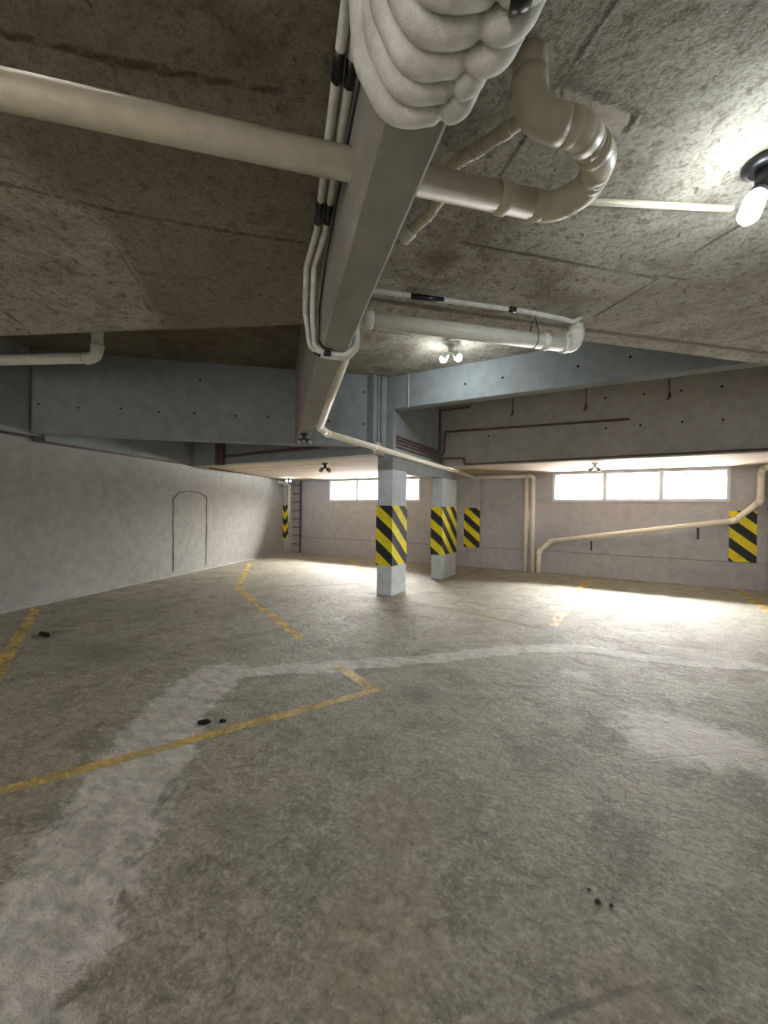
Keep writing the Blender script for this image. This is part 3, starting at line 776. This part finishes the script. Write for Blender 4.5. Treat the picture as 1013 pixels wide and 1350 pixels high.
# the pair that runs on along the beam, wraps under it and crosses the slab
t = thing('insulated_pipe', 'white lagged pipe along the beam that wraps under it and on across the slab', 'insulated pipe', W3(1.1, .2, 2.94), 'lagged pipe pair along the beam')
wl_, wr_ = .247, .440
ptsA = [W3(1.06, .215, 3.0), W3(1.07, .215, 2.945), W3(2.2, .222, 2.945), W3(2.45, .185, 2.90), W3(2.66, .195, 2.72), W3(2.74, .215, 2.56), W3(2.76, .28, 2.522), W3(2.76, .42, 2.520), W3(2.73, .478, 2.58), W3(2.73, .482, 2.95),
        W3(2.73, .66, 2.962), W3(2.715, 1.72, 2.962), W3(2.73, 2.06, 2.955), W3(2.745, 2.17, 2.95), W3(2.755, 2.25, 3.0)]
A = fillet(ptsA, .06, 6)
tube('foam_sleeve', A, .0175, M['foam'], t, 14)
for a, b in ((W3(2.728, .86, 2.962), W3(2.725, 1.10, 2.962)), (W3(2.717, 1.60, 2.962), W3(2.716, 1.66, 2.962)), (W3(1.33, .2175, 2.945), W3(1.42, .218, 2.945)), (W3(1.98, .221, 2.945), W3(2.12, .2215, 2.945)), (W3(2.76, .275, 2.522), W3(2.76, .325, 2.521))):
    tube('tape_wrap', [a, b], .0195, M['tape'], t, 14)
t = thing('insulated_pipe', 'white lagged pipe running outside its twin along the beam side', 'insulated pipe', W3(1.1, .17, 2.94), 'lagged pipe pair along the beam')
ptsB = [W3(1.06, .172, 3.0), W3(1.07, .172, 2.94), W3(2.2, .178, 2.94), W3(2.45, .142, 2.89), W3(2.68, .150, 2.74), W3(2.80, .19, 2.57), W3(2.81, .28, 2.520), W3(2.80, .44, 2.515), W3(2.77, .50, 2.58), W3(2.77, .505, 3.0)]
tube('foam_sleeve', fillet(ptsB, .06, 6), .0165, M['foam'], t, 14)
for a, b in ((W3(1.31, .1738, 2.94), W3(1.41, .1745, 2.94)), (W3(1.97, .1768, 2.94), W3(2.13, .1778, 2.94)), (W3(2.81, .22, 2.55), W3(2.81, .265, 2.527))):
    tube('tape_wrap', [a, b], .0185, M['tape'], t, 14)
t = thing('cable', 'thin black cable beside the lagged pipes on the beam', 'cable', W3(1.2, .238, 2.9))
tube('cable_sheath', fillet([W3(1.1, .238, 2.88), W3(2.3, .238, 2.86), W3(2.66, .236, 2.75), W3(2.70, .237, 2.58), W3(2.72, .27, 2.536), W3(2.72, .33, 2.536)], .05, 5), .0055, M['tape'], t, 8)

# ------------------------------------------------------------------ lamps: twin-head sensor lights
def twin_lamp(loc, label, lit, aim=0.0, dark=True, s=1.0, heads=None, rad=.075):
    t = thing('security_light', label, 'ceiling light', loc, 'twin-head ceiling lights')
    L = Vector(loc); m = M['black'] if dark else M['white_plastic']
    tube('base_plate', [L, L+Vector((0, 0, -.012*s)), L+Vector((0, 0, -.035*s)), L+Vector((0, 0, -.04*s))], [rad*s, rad*1.03*s, rad*.9*s, rad*.5*s], m, t, 28)
    b0 = L+Vector((0, 0, -.035*s))
    tube('sensor_body', [b0, b0+Vector((0, 0, -.03*s)), b0+Vector((0, 0, -.07*s)), b0+Vector((0, 0, -.085*s))], [.036*s, .036*s, .03*s, .015*s], m, t, 18)
    for k in (0, 1):
        if heads: d = Vector(heads[k]).normalized()
        else:
            a = aim+(math.pi/2 if k else -math.pi/2)
            d = Vector((math.cos(aim)*.55+math.cos(a)*.75, math.sin(aim)*.55+math.sin(a)*.75, -.75)).normalized()
        j = b0+Vector((0, 0, -.06*s))+Vector((d.x, d.y, 0))*.03*s
        h = j+d*.035*s
        tube('arm', [b0+Vector((0, 0, -.05*s)), j, h], .011*s, m, t, 10)
        hd = tube('lamp_head', [h, h+d*.012*s, h+d*.05*s, h+d*.075*s], [.018*s, .034*s, .044*s, .047*s], m, t, 20)
        bm = bmesh.new()
        q = h+d*.0752*s
        add_tube(bm, [q, q+d*.02*s, q+d*.045*s, q+d*.06*s], [.044*s, .045*s, .032*s, .008*s], 18)
        lens = from_bm('lens', bm, M['led'] if lit else M['led_off'], hd)
    return t
# the bright one at the right edge has long bulb heads
t = thing('security_light', 'black ceiling lamp with a glaring bulb at the right edge', 'ceiling light', (.475, 2.36, 3.0), 'twin-head ceiling lights')
Lc = Vector((.475, 2.36, 3.0))
tube('base_plate', [Lc, Lc+Vector((0, 0, -.02)), Lc+Vector((0, 0, -.034))], [.085, .085, .06], M['black'], t, 32)
tube('sensor_body', [Lc+Vector((0, 0, -.03)), Lc+Vector((0, 0, -.10)), Lc+Vector((0, 0, -.125))], [.038, .040, .02], M['black'], t, 20)
for d0, off in ((Vector((-.20, -.30, -.62)), Vector((-.025, -.02, -.115))), (Vector((.75, .1, -.6)), Vector((.05, .03, -.10)))):
    d = d0.normalized(); h = Lc+off
    tube('arm', [Lc+Vector((0, 0, -.10)), h], .016, M['black'], t, 10)
    hd = tube('lamp_head', [h, h+d*.02, h+d*.045], [.022, .032, .034], M['black'], t, 20)
    bm = bmesh.new(); q = h+d*.0455
    add_tube(bm, [q, q+d*.02, q+d*.12, q+d*.14, q+d*.15], [.031, .039, .039, .028, .008], 20)
    lens = from_bm('lens', bm, M['led_near'], hd)
twin_lamp((-2.13, 5.30, ZR), 'lit twin lamp on the raised ceiling behind the white drainpipe', True, 0, False, 1.1, [(-.7, .1, -.75), (.55, .2, -.8)])
twin_lamp((-5.45, 6.75, ZL), 'dark twin lamp in the middle of the low left soffit', False, math.radians(-50), True, .9)
twin_lamp((-9.2, 9.6, ZL), 'lit twin lamp in the far left corner', True, math.radians(-40), True, .55)
twin_lamp((-3.98, 4.46, 2.553), 'unlit twin lamp under the far end of the slanted beam', False, math.radians(-50), True, .75)
twin_lamp((-.62, 9.0, ZL+.003), 'unlit twin lamp on the low soffit above the right window', False, math.radians(-90), False, .8)

# ------------------------------------------------------------------ ladder in the far corner
t = thing('ladder', 'dark steel ladder standing against the back wall in the far left corner', 'ladder', (-9.72, 10.6, 0))
x0, x1, yl = -9.97, -9.60, 10.6
for x in (x0, x1):
    box('rail', x-.024, x+.024, yl-.025, yl+.02, 0, 2.42, M['ladder'], t, .004)
for k in range(8):
    z = .28+.285*k
    tube('rung', [(x0, yl, z), (x1, yl, z)], .017, M['ladder'], t, 10)

# ------------------------------------------------------------------ scraps on the floor
def scrap(name, loc, sx, sy, sz, label, cat, m, seed, rot=0):
    bm = bmesh.new(); bmesh.ops.create_icosphere(bm, subdivisions=3, radius=1)
    for v in bm.verts:
        k = 1+.45*noise.noise(v.co*1.7+Vector((seed, seed*2, 0)))+.15*noise.noise(v.co*5+Vector((seed, 0, 0)))
        v.co = Vector((v.co.x*sx*k, v.co.y*sy*k, max(v.co.z*sz*k, -sz*.35)+sz*.35))
    bmesh.ops.rotate(bm, verts=bm.verts, matrix=Matrix.Rotation(rot, 3, 'Z'))
    o = from_bm(name, bm, m); o.location = (*loc, .001)
    return tag(o, label, cat)
scrap('rubber_scrap', (-5.8, 2.12), .13, .035, .02, 'flat black scrap lying near the left wall', 'debris', M['debris'], 1.3, -.1)
scrap('tar_lump', (-2.53, 1.84), .045, .036, .010, 'larger dark tar lump beside the nearest yellow line', 'debris', M['debris'], 5.1, .6)
scrap('tar_lump', (-2.44, 1.92), .026, .018, .007, 'smaller dark tar lump right of the larger one by the yellow line', 'debris', M['debris'], 8.2)
scrap('stone_chip', (-.09, 1.79), .011, .009, .006, 'dark stone chip, largest of three on the foreground floor', 'stone', M['stone'], 2.2)
scrap('stone_chip', (-.125, 1.83), .006, .006, .004, 'tiny dark stone chip left of the largest chip in the foreground', 'stone', M['stone'], 3.2)
scrap('stone_chip', (-.045, 1.80), .007, .007, .005, 'pale-edged stone chip right of the largest chip in the foreground', 'stone', M['stone'], 4.2)
for k, (x, y) in enumerate(((-.27, 1.29), (-.15, 1.32), (-.02, 1.72), (-.18, 2.02))):
    pass

# ------------------------------------------------------------------ world, camera, colour
w = bpy.data.worlds.new('World'); bpy.context.scene.world = w; w.use_nodes = True
bg = w.node_tree.nodes['Background']            # hazy bright sky: pale at the horizon, far brighter overhead
N = NT(w.node_tree)
sp = N.n('ShaderNodeSeparateXYZ'); N.l(N.n('ShaderNodeTexCoord').outputs['Generated'], sp.inputs[0])
el = N.math('ADD', N.math('MULTIPLY', sp.outputs['Z'], .5), .5)
rear = N.ramp(el, [(.0, .0062), (.49, .0085), (.51, .013), (.56, .017), (.64, .08), (.75, .12), (1.0, .12)])
sunny = N.ramp(el, [(.0, .10), (.44, .12), (.485, .06), (.50, .035), (.53, .032), (.60, .10), (.70, .21), (.79, .36), (.87, .56), (.93, .66), (1.0, .66)])
side = N.ramp(N.math('ADD', N.math('MULTIPLY', sp.outputs['Y'], .5), .5), [(.45, 0.0), (.6, 1.0)])   # the sun stands behind haze on the window side
sky = N.mix(side, rear, sunny)
N.l(N.mix(1.0, sky, (1.0, .965, .94), 'MULTIPLY'), bg.inputs[0]); bg.inputs[1].default_value = 165
def portal(name, loc, rot, sx, sy):
    l = bpy.data.lights.new(name, 'AREA'); l.shape = 'RECTANGLE'; l.size = sx; l.size_y = sy; l.energy = 1
    l.cycles.is_portal = True
    o = bpy.data.objects.new(name, l); o.location = loc; o.rotation_euler = rot; COL.objects.link(o)
for a, b in (W1, W2): portal('daylight_portal', ((a+b)/2, Yb+.23, (WZ[0]+WZ[1])/2), (-math.pi/2, 0, 0), b-a, WZ[1]-WZ[0])
portal('daylight_portal', (-.5, -7.21, 1.2), (math.pi/2, 0, 0), 4.2, 2.4)

cam = bpy.data.cameras.new('camera'); co = bpy.data.objects.new('camera', cam); COL.objects.link(co)
yaw, pitch, roll = math.radians(30.778), math.radians(.404), math.radians(.671)
cy, sy = math.cos(yaw), math.sin(yaw)
f = Vector((-sy*math.cos(pitch), cy*math.cos(pitch), -math.sin(pitch))); r = Vector((cy, sy, 0)); d = f.cross(r)
r2 = r*math.cos(roll)-d*math.sin(roll); d2 = r*math.sin(roll)+d*math.cos(roll)
mx = Matrix(((r2.x, -d2.x, -f.x, 0), (r2.y, -d2.y, -f.y, 0), (r2.z, -d2.z, -f.z, 1.5), (0, 0, 0, 1)))
co.matrix_world = mx
cam.sensor_fit = 'VERTICAL'; cam.sensor_height = 36; cam.lens = 548/1350*36
cam.clip_start = .02
sc = bpy.context.scene; sc.camera = co
sc.view_settings.view_transform = 'Standard'; sc.view_settings.look = 'None'; sc.view_settings.gamma = 1
sc.view_settings.exposure = 1.78
sc.cycles.max_bounces = 8; sc.cycles.diffuse_bounces = 5
